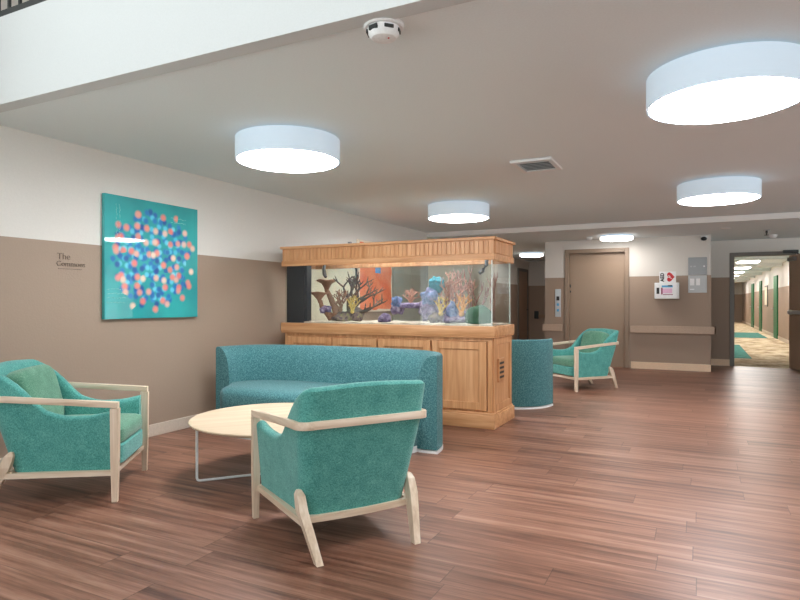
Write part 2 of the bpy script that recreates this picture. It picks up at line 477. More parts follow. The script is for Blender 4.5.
# lift door
b = bm_new(); box(b, -2.335, -2.26, EY-.025, EY+.14, 0, 2.225, .004); box(b, -1.245, -1.17, EY-.025, EY+.14, 0, 2.225, .004)
box(b, -2.26, -1.245, EY-.025, EY+.14, 2.15, 2.225, .004)
d1 = struct('door_1', b, 'frame_tan')
b = bm_new(); box(b, -2.26, -1.245, EY+.08, EY+.12, 0, 2.15, .003); obj('door_panel', b, 'lift_door', d1)
b = bm_new(); box(b, -2.255, -2.235, EY+.06, EY+.08, 1.50, 1.56, .003); box(b, -2.255, -2.235, EY+.06, EY+.08, 1.40, 1.44, .003); obj('door_sensor', b, 'dark_metal', d1)
# doorway frame, leaf, closer
b = bm_new(); box(b, .505, .585, DY-.02, DY+.17, 0, 2.155, .004); box(b, 1.49, 1.57, DY-.02, DY+.17, 0, 2.155, .004)
box(b, .585, 1.49, DY-.02, DY+.17, 2.085, 2.155, .004); d2 = struct('door_2', b, 'frame_grey')
b = bm_new()
R = Matrix.Translation((1.50, DY-.03, 0)) @ Matrix.Rotation(radians(-73), 4, 'Z')
box(b, 0, .90, -.045, 0, .01, 2.07, .003, mat=R); lf = obj('door_leaf', b, 'leaf_brown', d2)
b = bm_new(); box(b, .06, .84, -.105, -.075, 1.0, 1.07, .006, mat=R); box(b, .06, .11, -.08, -.045, .99, 1.08, .004, mat=R); box(b, .78, .84, -.08, -.045, .99, 1.08, .004, mat=R)
obj('push_bar', b, 'steel', lf)
b = bm_new(); box(b, .05, .30, -.10, -.045, 1.96, 2.03, .006, mat=R); obj('closer_body', b, 'grey_metal', lf)
b = bm_new(); box(b, 1.36, 1.60, DY-.09, DY-.02, 2.11, 2.17, .006); tube(b, [(1.50, DY-.07, 2.14), (1.62, DY-.28, 2.06)], .01); obj('closer_arm', b, 'dark_metal', d2)
# alcove door on the left wall
b = bm_new(); box(b, XL, XL+.03, 16.05, 16.13, 0, 2.15); box(b, XL, XL+.03, 17.02, 17.1, 0, 2.15); box(b, XL, XL+.03, 16.13, 17.02, 2.07, 2.15)
d3 = struct('door_3', b, 'frame_grey')
b = bm_new(); box(b, XL, XL+.015, 16.13, 17.02, 0, 2.07); lf = obj('door_panel', b, 'leaf_brown', d3)
b = bm_new(); tube(b, [(XL+.01, 16.95, 1.0), (XL+.06, 16.95, 1.0), (XL+.06, 16.84, 1.0)], .011); obj('door_handle', b, 'dark_metal', lf)
# grey door on the left wall behind the aquarium
b = bm_new(); box(b, XL, XL+.03, 8.60, 8.66, 0, 2.14); box(b, XL, XL+.03, 9.92, 9.98, 0, 2.14); box(b, XL, XL+.03, 8.66, 9.92, 2.08, 2.14)
d7 = struct('door_7', b, 'grey_green')
b = bm_new(); box(b, XL, XL+.018, 8.66, 9.285, 0, 2.08); box(b, XL, XL+.018, 9.295, 9.92, 0, 2.08); obj('door_panel', b, 'grey_green', d7)
# green doors of the corridor
for k, (y0, y1) in enumerate(((23.2, 24.2), (28.9, 29.9), (33.0, 34.3))):
    b = bm_new(); box(b, 2.26, 2.3, y0, y1, 0, 2.1); d = struct('door_%d' % (4+k), b, 'green_door')
    b = bm_new(); tube(b, [(2.26, y1-.1, 1.0), (2.21, y1-.1, 1.0), (2.21, y1-.22, 1.0)], .012); obj('door_handle', b, 'steel', d)
# carpet insets
b = bm_new(); box(b, .2, 1.0, 14.9, 19.6, 0, .004); struct('trim_5', b, 'teal_rug')
b = bm_new(); box(b, 1.0, 2.05, 23.6, 27.6, 0, .004); struct('trim_6', b, 'teal_rug')

# ------------------------------------------------------------------ ceiling lamps
def drum_lamp(name, loc, r, h, label, group, dm):
    t = thing(name, label, 'ceiling light', loc, 0, group)
    b = bm_new(); lathe(b, [(r-.012, -.014), (r, -.014), (r, -h), (r-.012, -h), (r-.012, -.014)], seg=64); obj('drum', b, 'drum', t)
    b = bm_new(); lathe(b, [(r*.93, -h*.3), (r-.013, -h*.5), (r-.013, -h+.008), (r-.03, -h-.006), (r*.6, -h-.014), (0, -h-.016)], seg=64)
    obj('diffuser', b, dm, t)
    if h < .1:
        lathe_pts = [(r-.004, -.02), (r+.004, -.03), (r+.004, -h), (r-.012, -h-.004)]
        b = bm_new(); lathe(b, lathe_pts, seg=48); obj('side_diffuser', b, 'lamp_side', t)
    b = bm_new(); lathe(b, [(r*.45, 0), (r*.45, -.03), (0, -.03)], seg=32); obj('ceiling_plate', b, 'white_metal', t)
    return t
L = [drum_lamp('drum_ceiling_light', (-2.83, 3.74, ZC), .395, .18, 'round white drum ceiling light nearest the teal dotted painting', 'large drum ceiling lights', 'lamp')]
for x, y, lab in ((.12, 3.70, 'largest looking round drum ceiling light, at the upper right of the photo'),
                  (-2.79, 7.27, 'round drum ceiling light just above the aquarium canopy'),
                  (.17, 7.16, 'round drum ceiling light over the right hand open floor, in front of the lift wall')):
    dup(L[0], (x, y, ZC), 0, lab)
drum_lamp('disc_ceiling_light', (-1.32, 11.2, ZL), .275, .075, 'small flat round ceiling light in front of the tan lift door', 'small flat ceiling lights', 'lamp2')
drum_lamp('disc_ceiling_light', (-3.62, 14.3, ZL), .275, .075, 'small flat round ceiling light in the alcove behind the aquarium', 'small flat ceiling lights', 'lamp2')
side = ['nearest of the row', 'second of the row', 'third of the row', 'fourth of the row', 'fifth of the row', 'sixth of the row', 'farthest of the row']
for k in range(7):
    y = 17.0+3.4*k
    t = thing('corridor_ceiling_light', 'rectangular lit ceiling panel in the carpeted corridor, ' + side[k], 'ceiling light', (1.27, y, 2.45), 0, 'corridor ceiling panels')
    b = bm_new(); box(b, -.31, .31, -.6, .6, -.045, 0, .004); obj('housing', b, 'white_metal', t)
    b = bm_new(); box(b, -.27, .27, -.56, .56, -.06, -.045, .004); obj('diffuser', b, 'lamp2', t)

# vent, detectors, sprinkler, camera
t = thing('ceiling_vent', 'square white ceiling air vent with dark louvres between the drum lights', 'vent', (-1.335, 5.46, ZC))
b = bm_new()
for x0, x1, y0, y1 in ((-.185, .185, -.235, -.165), (-.185, .185, .195, .235), (-.185, -.14, -.165, .195), (.14, .185, -.165, .195)): box(b, x0, x1, y0, y1, -.022, 0, .004)
obj('frame', b, 'white_metal', t)
b = bm_new(); box(b, -.14, .14, -.165, .195, -.004, 0); obj('duct_opening', b, 'dark_metal', t)
for k in range(6):
    b = bm_new(); Rm = Matrix.Translation((0, -.135+.058*k, -.016)) @ Matrix.Rotation(radians(14), 4, 'X')
    box(b, -.14, .14, -.019, .019, -.002, .002, mat=Rm); obj('louvre', b, 'tile_light', t)

t = thing('smoke_detector', 'round white smoke detector with dark slots under the balcony edge', 'smoke detector', (-1.285, 2.405, ZC))
b = bm_new(); lathe(b, [(.092, 0), (.092, -.012), (.086, -.018), (0, -.018)], seg=40); obj('base', b, 'white_metal', t)
b = bm_new(); lathe(b, [(.074, -.018), (.070, -.045), (.055, -.062), (.03, -.068), (0, -.068)], seg=40); cap = obj('cover', b, 'white_metal', t)
for k in range(6):
    a = k*pi/3+.3
    b = bm_new(); Rm = Matrix.Rotation(a, 4, 'Z'); box(b, .0685, .0755, -.022, .022, -.040, -.024, .002, mat=Rm); obj('sensor_slot', b, 'dark_metal', cap)
b = bm_new(); lathe(b, [(.004, -.066), (.004, -.071), (0, -.071)], (.03, -.01, 0), 8); obj('indicator', b, 'red', cap)

def small_disc(name, label, cat, loc, r, h, m='white_metal'):
    b = bm_new(); lathe(b, [(r, 0), (r, -h*.4), (r*.7, -h), (0, -h)], seg=24)
    o = obj(name, b, m); o.location = loc; return tag(o, label, cat)
small_disc('heat_detector', 'small white round detector on the ceiling left of the lift light', 'detector', (-1.80, 11.3, ZL), .055, .05)
small_disc('ceiling_speaker', 'small pale round cover on the ceiling above the wall camera', 'detector', (.36, 10.85, ZL), .075, .015)
t = thing('sprinkler_head', 'pendant sprinkler head on the ceiling in front of the corridor doorway', 'sprinkler', (.97, 11.4, ZL))
b = bm_new(); lathe(b, [(.055, 0), (.05, -.012), (0, -.012)], seg=24); obj('escutcheon', b, 'steel', t)
b = bm_new(); lathe(b, [(.016, -.012), (.016, -.05), (.01, -.055), (.01, -.085), (0, -.085)], seg=12); lathe(b, [(.034, -.085), (.034, -.09), (0, -.09)], seg=16); obj('deflector', b, 'dark_metal', t)
small_disc('smoke_alarm', 'small white alarm on the ceiling beside the sprinkler head, over the doorway', 'smoke detector', (1.14, 12.3, ZL), .07, .055)

t = thing('security_camera', 'small dark dome security camera high on the corner of the lift wall', 'camera', (.06, EY, 2.33))
b = bm_new(); box(b, -.05, .05, -.05, 0, 0, .05, .008, 2); obj('mount', b, 'white_metal', t)
b = bm_new(); pillow(b, (0, -.06, -.005), .05, .05, .035, 1, 1, 16, 8); obj('lens_dome', b, 'black', t)

# ------------------------------------------------------------------ lift wall fittings
t = thing('lift_call_panel', 'narrow steel lift call panel with blue buttons beside the tan door', 'control panel', (-2.467, EY, 1.2))
b = bm_new(); box(b, -.055, .055, -.012, 0, -.27, .27, .004); obj('faceplate', b, 'steel', t)
for z in (-.03, -.14):
    b = bm_new(); box(b, -.022, .022, -.018, -.012, z-.025, z+.025, .004); o = obj('call_button', b, 'blue', t)
b = bm_new(); box(b, -.028, .028, -.016, -.012, .05, .13, .002); obj('display', b, 'ink', t)

def handrail(name, x0, x1, label, ret=False):
    t = thing(name, label, 'handrail', (0, EY, .66))
    b = bm_new(); box(b, x0, x1, -.095, -.06, 0, .13, .005)
    if ret: box(b, x1-.035, x1, -.095, .35, 0, .13, .005)
    obj('rail', b, 'rail_tan', t)
    n = 2 if x1-x0 < .8 else 3
    for k in range(n):
        xx = x0+.08+(min(x1, .15)-x0-.16)*k/(n-1)
        b = bm_new(); box(b, xx-.02, xx+.02, -.062, 0, .035, .095, .004); obj('bracket', b, 'frame_tan', t)
    return t
handrail('handrail', -2.75, -2.37, 'short tan handrail on the wall left of the lift door')
handrail('handrail', -1.14, .255, 'long tan handrail on the wall right of the lift door', True)

t = thing('defibrillator_cabinet', 'white wall box with pink and black printed front right of the lift', 'cabinet', (-.53, EY, 1.275))
b = bm_new(); box(b, -.20, .20, -.15, 0, 0, .29, .008, 2); obj('body', b, 'white_metal', t)
b = bm_new(); box(b, -.19, .16, -.158, -.15, .01, .28, .004); dr = obj('door', b, 'pic', t)
for nm, x0, x1, z0, z1, m in (('latch', -.165, -.12, .09, .2, 'ink'), ('printed_bar', -.09, -.065, .08, .2, 'magenta'), ('printed_band', -.065, .09, .10, .185, 'pink'),
                              ('printed_line', -.06, .10, .07, .082, 'magenta'), ('printed_cloud', -.08, .10, .205, .24, 'blue'), ('printed_window', .02, .085, .222, .245, 'ink')):
    b = bm_new(); box(b, x0, x1, -.161, -.158, z0, z1); obj(nm, b, m, dr, False)
t = thing('defibrillator_sign', 'white sign with red heart and AED lettering above the white wall box', 'sign', (-.515, EY, 1.66))
b = bm_new(); box(b, -.135, .135, -.135, -.127, -.095, .10, .002); box(b, -.13, .13, -.127, 0, -.098, -.09); obj('panel', b, 'pic', t)
b = bm_new()
hp = []
for k in range(40):
    a = 2*pi*k/40; hp.append((16*sin(a)**3, 13*cos(a)-5*cos(2*a)-2*cos(3*a)-cos(4*a)))
prism(b, hp, lambda p: (.045+p[1]*-.0045, -.135, .004+p[0]*.0052), lambda p: (.045+p[1]*-.0045, -.138, .004+p[0]*.0052)); obj('heart', b, 'red', t, False)
b = bm_new(); zz = [(.012, .035), (.05, .01), (.03, .0), (.075, -.03), (.068, -.034), (.012, -.004), (.034, .006), (.006, .03)]
prism(b, zz, lambda p: (p[0], -.138, p[1]+.004), lambda p: (p[0], -.14, p[1]+.004)); obj('lightning_bolt', b, 'pic', t, False)
text('lettering', 'AED', .082, 'ink', (-.085, -.137, .0), (pi/2, radians(-90), 0), t, bold=.0035)
for nm, z, m, lab in (('wall_plaque', 1.70, 'tile_grey', 'plain grey square plaque below the camera, upper of two'), ('wall_plaque', 1.383, 'tile_light', 'light grey square plaque with white fields, lower of two')):
    t = thing(nm, lab, 'plaque', (-.04, EY, z), 0, None)
    b = bm_new(); box(b, -.148, .148, -.014, 0, 0, .305, .004); pl = obj('panel', b, m, t)
    if m == 'tile_grey':
        for x, w in ((-.10, .016), (-.045, .02), (.105, .012)):
            b = bm_new(); box(b, x-w, x+w, -.017, -.014, .135, .16, .001); obj('raised_mark', b, 'tile_light' if w > .013 else 'pic', t)
    else:
        for x0, x1, z0, z1 in ((-.12, -.05, .13, .25), (-.02, .04, .13, .25), (-.12, -.05, .05, .07)):
            b = bm_new(); box(b, x0, x1, -.017, -.014, z0, z1, .001); obj('printed_field', b, 'pic', t)
t = thing('fire_extinguisher_bracket', 'small dark wall handle box at the end of the alcove', 'bracket', (-4.22, 17.3, .74))
b = bm_new(); box(b, -.06, .06, -.09, 0, 0, .22, .01, 2); obj('box', b, 'dark_metal', t)
b = bm_new(); box(b, .06, .75, -.07, -.03, .03, .12, .008); obj('rail', b, 'leaf_brown', t)
b = bm_new(); box(b, -.03, 0, -.5, .5, -.4, .4, .004)
o = obj('framed_picture', b, 'frame_grey'); o.location = (2.3, 27, 1.45); tag(o, 'framed picture on the corridor wall between two green doors', 'picture')
b = bm_new(); box(b, -.034, -.03, -.44, .44, -.34, .34); obj('print', b, 'cream_panel_lit', o)

# ------------------------------------------------------------------ pictures and lettering on the left wall
t = thing('dotted_painting', 'square teal canvas painted with a round cluster of coral and blue dots', 'painting', (XL+.004, 3.865, 1.60))
b = bm_new(); box(b, .0, .035, -.515, .515, -.525, .525, .002); cv = obj('canvas', b, 'paint1', t)
def scribble(y0, z0, rows, w, vertical=False):
    b = bm_new()
    for r in range(rows):
        pts = []; q = 0
        n = int(w/.012)
        for k in range(n):
            if random.random() < .22 and len(pts) > 1:
                tube(b, pts, .0012, 4); pts = []
            a = k*.012; d = random.uniform(-.007, .007)
            pts.append((.036, y0+a, z0-.038*r+d) if not vertical else (.036, y0+.03*r+d, z0-a))
        if len(pts) > 1: tube(b, pts, .0012, 4)
    return b
obj('scribbled_lines', scribble(-.49, -.27, 4, .2), 'scribble', t)
obj('scribbled_lines', scribble(-.40, .45, 2, .3, True), 'scribble', t)
obj('scribbled_lines', scribble(.18, .40, 2, .2), 'scribble', t)
b = bm_new(); box(b, 0, .035, -.53, .53, -.525, .525, .002); o = obj('orange_painting', b, 'paint2'); o.location = (XL+.004, 8.01, 1.60)
tag(o, 'orange canvas with a blue mark, seen through the aquarium glass', 'painting')
t = thing('wall_lettering', 'small brown lettering on the wall left of the teal painting', 'sign', (XL, 3.075, 1.53))
ROT = (pi/2, 0, pi/2)
text('word', 'The', .07, 'ink_brown', (.004, -.055, .045), ROT, t)
text('word', 'Commons', .058, 'ink_brown', (.004, .005, -.012), ROT, t)
b = bm_new(); box(b, .0, .003, -.10, .10, -.052, -.048); obj('rule_line', b, 'ink_brown', t, False)

# ------------------------------------------------------------------ balcony railing
t = thing('balcony_railing', 'dark metal balcony railing at the top left above the white fascia', 'railing', (0, YE+.05, 3.012))
b = bm_new(); box(b, XL, XR, -.045, .03, .01, .05); obj('bottom_rail', b, 'dark_metal', t)
b = bm_new(); box(b, XL, XR, -.03, .03, .98, 1.03, .006); obj('top_rail', b, 'dark_metal', t)
bal = None
for k in range(88):
    x = XL+.06+.112*k
    if bal is None:
        b = bm_new(); box(b, -.008, .008, -.008, .008, .05, .98); bal = obj('baluster', b, 'dark_metal', t); bal.location.x = x
    else:
        c = bal.copy(); COL.objects.link(c); c.parent = t; c.location.x = x

# ------------------------------------------------------------------ armchair
def lerp(t, ks):
    if t <= ks[0][0]: return ks[0][1]
    for (a, va), (c, vc) in zip(ks, ks[1:]):
        if t <= c:
            f = (t-a)/(c-a); return va+(vc-va)*f
    return ks[-1][1]
W_Z = [(.185, .288), (.6, .336), (.84, .340)]
B_Z = [(.185, -.265), (.6, -.375), (.84, -.43)]
YF = .335
def upath(n_side=14, n_arc=8, n_back=12):
    out = [('l', k/n_side) for k in range(n_side)] + [('a', k/n_arc) for k in range(n_arc)]
    out += [('b', k/n_back) for k in range(n_back)] + [('c', k/n_arc) for k in range(n_arc)] + [('r', k/n_side) for k in range(n_side+1)]
    return out
def upt(s, z, off, rr=.085):
    p = upt0(s, z, off, rr); f = min(1, max(0, (p[1]+.1)/.43))
    return (p[0]*(1+(.10-.12*(z-.185))*f), p[1])
def upt0(s, z, off, rr):
    w = lerp(z, W_Z)-off; yb = lerp(z, B_Z)+off*1.15; r = max(rr-off, .03); k, f = s
    if k == 'l': return (-w, YF+(yb+r-YF)*f)
    if k == 'a': a = pi+f*pi/2; return (-w+r+r*cos(a), yb+r+r*sin(a))
    if k == 'b': return (-w+r+(2*w-2*r)*f, yb-.012*sin(pi*f))
    if k == 'c': a = -pi/2+f*pi/2; return (w-r+r*cos(a), yb+r+r*sin(a))
    return (w, yb+r+(YF-yb-r)*f)
TOPY = [(-.39, .826), (-.35, .822), (-.31, .81), (-.26, .785), (-.21, .74), (-.16, .68), (-.12, .62), (-.07, .565), (0, .535), (.08, .522), (.22, .528), (.335, .552)]
def make_chair(loc, rz, label):
    t = thing('armchair', label, 'armchair', loc, rz, 'teal armchairs with pale wood frames')
    b = bm_new(); rings = []
    for s in upath():
        zt = lerp(upt(s, .6, 0)[1], TOPY); th = .062; zb = .185
        if s[0] == 'b': zt += .010*sin(pi*s[1])
        ring = []
        for i in range(9):
            z = zb+(zt-.028-zb)*i/8; p = upt(s, z, 0); ring.append((p[0], p[1], z))
        for a in (25, 50, 75, 105, 130, 155):
            q = radians(a); z = zt-.028+.028*sin(q); p = upt(s, zt, th/2-th/2*cos(q)); ring.append((p[0], p[1], z))
        for i in range(6):
            z = zt-.028+(.30-zt+.028)*i/5; p = upt(s, z, th); ring.append((p[0], p[1], z))
        p = upt(s, zb, th); ring.append((p[0], p[1], zb))
        rings.append(ring)
    loft(b, rings); obj('upholstered_shell', b, 'chair', t, angle=50)
    b = bm_new(); pillow(b, (0, .065, .265), .285, .31, .072, .25, .22, 40, 12); obj('seat_base', b, 'chair', t)
    b = bm_new(); pillow(b, (0, .08, .378), .275, .295, .066, .4, .22, 40, 14); obj('seat_cushion', b, 'chair_in', t)
    b = bm_new(); Rm = Matrix.Rotation(radians(14), 4, 'X')
    pillow(b, (0, -.235, .595), .25, .085, .205, .45, .45, 40, 18, Rm); obj('back_cushion', b, 'chair_in', t)
    # wooden band: arms wrapping round the back
    b = bm_new(); path = []
    for k in range(9): f = k/8; path.append((-.345-.005*f, .375-.64*f, .590+.05*f))
    zz = .645; w, yb, r = .346, -.396, .075
    for k in range(9): a = pi+k/8*pi/2; path.append((-w+r+r*cos(a), yb+r+r*sin(a), .640+.008*k/8))
    full = path + [(0, yb-.012, .65)] + [(-x, y, z) for x, y, z in reversed(path)]
    N = len(full); R3 = []
    for i, p in enumerate(full):
        q0, q1 = Vector(full[max(i-1, 0)]), Vector(full[min(i+1, N-1)])
        d = (q1-q0); d.z = 0; d.normalize(); nrm = Vector((-d.y, d.x, 0)); c = Vector(p)
        hw = .020 if abs(i-N/2) > N*.40 else .011
        hh = .0185
        R3.append([c+nrm*hw*sx+Vector((0, 0, hh*sz)) for sx, sz in ((1, -.86), (1, .86), (.86, 1), (-.86, 1), (-1, .86), (-1, -.86), (-.86, -1), (.86, -1))])
    loft(b, R3[:17]); obj('arm', b, 'ash_y', t, angle=40)
    b = bm_new(); loft(b, R3[16:N-16]); obj('back_band', b, 'ash_x', t, angle=40)
    b = bm_new(); loft(b, R3[N-17:]); obj('arm', b, 'ash_y', t, angle=40)
    for sx in (-1, 1):
        b = bm_new(); x = .345*sx
        loft(b, [[(x-a*.5, .355-c*.5, z), (x+a*.5, .355-c*.5, z), (x+a*.5, .355+c*.5, z), (x-a*.5, .355+c*.5, z)]
                 for a, c, z in ((.030, .032, 0), (.038, .046, .25), (.040, .050, .57))])
        obj('front_leg', b, 'ash', t, False)
        b = bm_new()
        top = Vector((.305*sx, -.245, .315)); mid = Vector((.303*sx, -.280, .225)); ft = Vector((.262*sx, -.395, 0))
        rings = []
        for c, wx, wy in ((top, .022, .022), (top*.75+mid*.25, .040, .050), (mid, .044, .062), (ft, .034, .040)):
            rings.append([c+Vector((wx*ax, wy*ay, 0))*.5 for ax, ay in ((-1, -1), (1, -1), (1, 1), (-1, 1))])
        loft(b, rings); obj('rear_leg', b, 'ash', t, False)
        b = bm_new()
        loft(b, [[(sx*(xx-.016), y, z-.016), (sx*(xx+.016), y, z-.016), (sx*(xx+.016), y, z+.016), (sx*(xx-.016), y, z+.016)] for xx, y, z in ((.325, .35, .172), (.296, -.29, .170))])
        obj('side_rail', b, 'ash_y', t, False)
    b = bm_new()
    rings = []
    for k in range(9):
        x = -.29+.58*k/8; y = -.262-.02*(1-(x/.29)**2)
        rings.append([(x, y-.014, .156), (x, y+.014, .156), (x, y+.014, .187), (x, y-.014, .187)])
    loft(b, rings); obj('back_rail', b, 'ash_x', t, angle=40)
    b = bm_new(); box(b, -.33, .33, .325, .353, .156, .187, .003); obj('front_rail', b, 'ash_x', t)
    return t
CH_A = ((-1.763, 2.76, 0), radians(56))
CH_B = ((-3.69, 2.578, 0), radians(-54.4))
CH_C = ((-1.52, 8.845, 0), radians(138))
ca = make_chair(*CH_A, 'teal armchair in front, its back to the viewer, between coffee table and open floor')
dup(ca, *CH_B, 'teal armchair at the left edge under the teal painting, seen from its side')
dup(ca, *CH_C, 'small far teal armchair standing before the tan lift door')

# ------------------------------------------------------------------ curved sofas
def make_sofa(loc, rz, label):
    t = thing('curved_sofa', label, 'sofa', loc, rz, 'blue green curved sofas')
    T0 = radians(3); n = 3.1; A = 1.15/cos(T0)**(2/n); B = .58/(1-sin(T0)**(2/n)); Y0 = B*sin(T0)**(2/n)
    def path(off, u):
        th = T0+(pi-2*T0)*u
        f = lambda q: Vector((-A*sp(cos(q), 2/n), B*sp(sin(q), 2/n)-Y0))
        p = f(th); d = (f(th+.01)-f(th-.01)).normalized()
        return (p.x+d.y*off, p.y-d.x*off)
    N = 72
    us = [.5-.5*cos(pi*k/N) for k in range(N+1)]
    us = [k/N for k in range(N+1)]
    prof = [(.0, .03), (.0, .3), (.0, .6), (.0, .765), (.006, .782), (.02, .79), (.05, .785), (.085, .765), (.115, .73), (.14, .68), (.155, .62), (.165, .54), (.17, .40), (.17, .03)]
    b = bm_new(); rings = []
    for u in us: rings.append([(*path(o, u), z) for o, z in prof])
    loft(b, rings); obj('curved_back', b, 'sofa', t, angle=50)
    # seat
    b = bm_new()
    def outline(off):
        pts = [path(.16, u) for u in us[1:-1]]
        xw = .96-off*.5; yf = -.25
        pts = [(x, y) for x, y in pts]
        fr = []
        for k in range(1, 13):
            a = k/13*pi/2; fr.append((xw-.16+.16*cos(a)+.10*sin(a)*0, yf+.16-off*-1-.16*sin(a)))
        mid = [(xw-.16-(2*xw-.32)*k/10, yf+off-.03*sin(pi*k/10)) for k in range(11)]
        return pts+fr+mid+[(-x, y) for x, y in reversed(fr)]
    rings = []
    for off, z in ((.03, .05), (.0, .08), (0, .30), (0, .38), (.015, .415), (.05, .435), (.12, .445), (.22, .45)):
        rings.append([(x, y, z) for x, y in outline(off)])
    loft(b, rings); obj('seat', b, 'sofa', t, angle=60)
    b = bm_new(); rings = []
    for u in us:
        rings.append([(*path(-.004, u), 0), (*path(-.004, u), .022), (*path(.16, u), .022), (*path(.16, u), 0)])
    loft(b, rings); obj('plinth', b, 'white_metal', t, angle=50)
    b = bm_new(); loft(b, [[(x, y, z) for x, y in outline(.02)] for z in (0, .05)]); obj('seat_plinth', b, 'white_metal', t)
    return t
s1 = make_sofa((-3.035, 4.41, 0), radians(1), 'blue green curved sofa in front of the aquarium cabinet')
dup(s1, (-2.70, 7.22, 0), radians(176), 'blue green curved sofa half hidden behind the aquarium, seen from its rounded end')

# ------------------------------------------------------------------ coffee table
t = thing('coffee_table', 'round pale wood coffee table on white metal legs between sofa and armchairs', 'table', (-2.69, 3.43, 0), radians(50))
b = bm_new(); lathe(b, [(.56, .376), (.592, .388), (.60, .398), (.597, .404), (0, .404)], seg=96); obj('tabletop', b, 'maple', t, angle=25)
for k in range(2):
    b = bm_new(); a = k*pi/2; c, s = cos(a), sin(a); r = .545; z0 = .011
    loops = []
    for x, z in ((-r, .376), (-r, z0+.02), (-r+.006, z0+.006), (-r+.02, z0), (r-.02, z0), (r-.006, z0+.006), (r, z0+.02), (r, .376)):
        loops.append((x*c, x*s, z))
    tube(b, loops, .009, 8); box(b, -.5, .5, -.015, .015, .366, .376, .002, mat=Matrix.Rotation(a, 4, 'Z')); obj('leg_frame', b, 'white_metal', t)

# ------------------------------------------------------------------ aquarium
AX0, AX1, AY0, AY1 = -4.245, -1.785, 5.55, 6.17
t = thing('aquarium', 'long oak cabinet aquarium with glass tank and ribbed wooden canopy', 'aquarium', (0, 0, 0))
aq = t
b = bm_new(); box(b, AX0-.035, AX1+.035, AY0-.038, AY1+.035, 0, .13, .006, 2); box(b, AX0-.022, AX1+.022, AY0-.026, AY1+.022, .13, .15, .006, 2); obj('plinth', b, 'oak_x', t)
b = bm_new(); box(b, AX0, AX1, AY0+.02, AY1, .13, .875); 
obj('carcass', b, 'oak', t)
b = bm_new(); zt = (.83, .872)
box(b, AX0, AX1, AY0, AY0+.02, .84, .875); box(b, AX0, AX1, AY0, AY0+.02, .15, .165)
seams = [-4.205, -3.60, -3.035, -2.42, -1.83]
for x in (AX0+.01, AX1-.035): box(b, x-.01, x+.035, AY0, AY0+.02, .165, .84)
obj('face_frame', b, 'oak', t)
for k in range(4):
    x0, x1 = seams[k]+.008, seams[k+1]-.008; z0, z1 = .17, .832; w = .075
    b = bm_new()
    box(b, x0, x0+w, AY0-.018, AY0+.02, z0, z1, .003); box(b, x1-w, x1, AY0-.018, AY0+.02, z0, z1, .003)
    box(b, x0+w, x1-w, AY0-.018, AY0+.02, z1-w, z1, .003); box(b, x0+w, x1-w, AY0-.018, AY0+.02, z0, z0+w, .003)
    d = obj('door', b, 'oak', t)
    b = bm_new(); box(b, x0+w, x1-w, AY0-.004, AY0+.012, z0+w, z1-w); obj('door_panel', b, 'oak', d)
# right end: framed panel and vent
b = bm_new()
for y0, y1, z0, z1 in ((AY0+.02, AY0+.09, .15, .872), (AY1-.07, AY1, .15, .872), (AY0+.09, AY1-.07, .80, .872), (AY0+.09, AY1-.07, .15, .22)): box(b, AX1, AX1+.014, y0, y1, z0, z1, .003)
obj('end_frame', b, 'oak', t)
b = bm_new(); box(b, AX1, AX1+.018, 5.71, 5.90, .43, .66, .004); vt = obj('vent_grille', b, 'oak', t)
for k in range(4):
    b = bm_new(); z = .465+.046*k; box(b, AX1+.012, AX1+.020, 5.735, 5.875, z, z+.022); obj('vent_slot', b, 'black', vt, False)
b = bm_new(); box(b, AX0-.03, AX1+.03, AY0-.03, AY1+.03, .87, .885, .004); box(b, AX0-.035, AX1+.035, AY0-.035, AY1+.035, .885, .985, .008, 2); obj('ledge', b, 'oak_x', t)
# tank
g = .012; z0, z1 = .985, 1.66
panes = ((AX0, AX1, AY0, AY0+g), (AX0, AX1, AY1-g, AY1), (AX0, AX0+g, AY0+g, AY1-g), (AX1-g, AX1, AY0+g, AY1-g))
for p in panes:
    b = bm_new(); box(b, *p, z0, z1); obj('glass_pane', b, 'glass', t, False)
b = bm_new(); box(b, AX1-.010, AX1+.001, AY0-.001, AY0+.010, z0, z1, .003); obj('corner_seam', b, 'seam', t)
b = bm_new(); box(b, AX1-.012, AX1+.0, AY1-.010, AY1, z0, z1, .003); obj('corner_seam', b, 'seam', t)
b = bm_new(); box(b, AX0+.014, -3.99, AY0+.016, AY0+.11, .985, 1.66); box(b, -3.99, -3.965, AY0+.03, AY0+.12, .985, 1.66); obj('overflow_box', b, 'overflow', t, False)
b = bm_new(); rings = []
for i in range(41):
    x = -3.995+(AX1-g-.002+3.995)*i/40
    rings.append([(x, AY0+.016, .985), (x, AY0+.014, 1.0+.006*sin(i*1.7))] + [(x, AY0+.014+(AY1-AY0-.028)*k/6, 1.003+.008*sin(i*1.3+k)) for k in range(1, 6)] + [(x, AY1-.014, 1.0), (x, AY1-.014, .985)])
loft(b, rings); obj('gravel_bed', b, 'sand', t)
# nozzles under the canopy
for x in (-3.97, -1.97):
    b = bm_new(); tube(b, [(x, 5.95, 1.68), (x, 5.93, 1.60), (x+.03*(1 if x < -3 else -1), 5.90, 1.545), (x+.06*(1 if x < -3 else -1), 5.88, 1.51)], [.02, .02, .024, .016], 10); obj('return_nozzle', b, 'black', t)
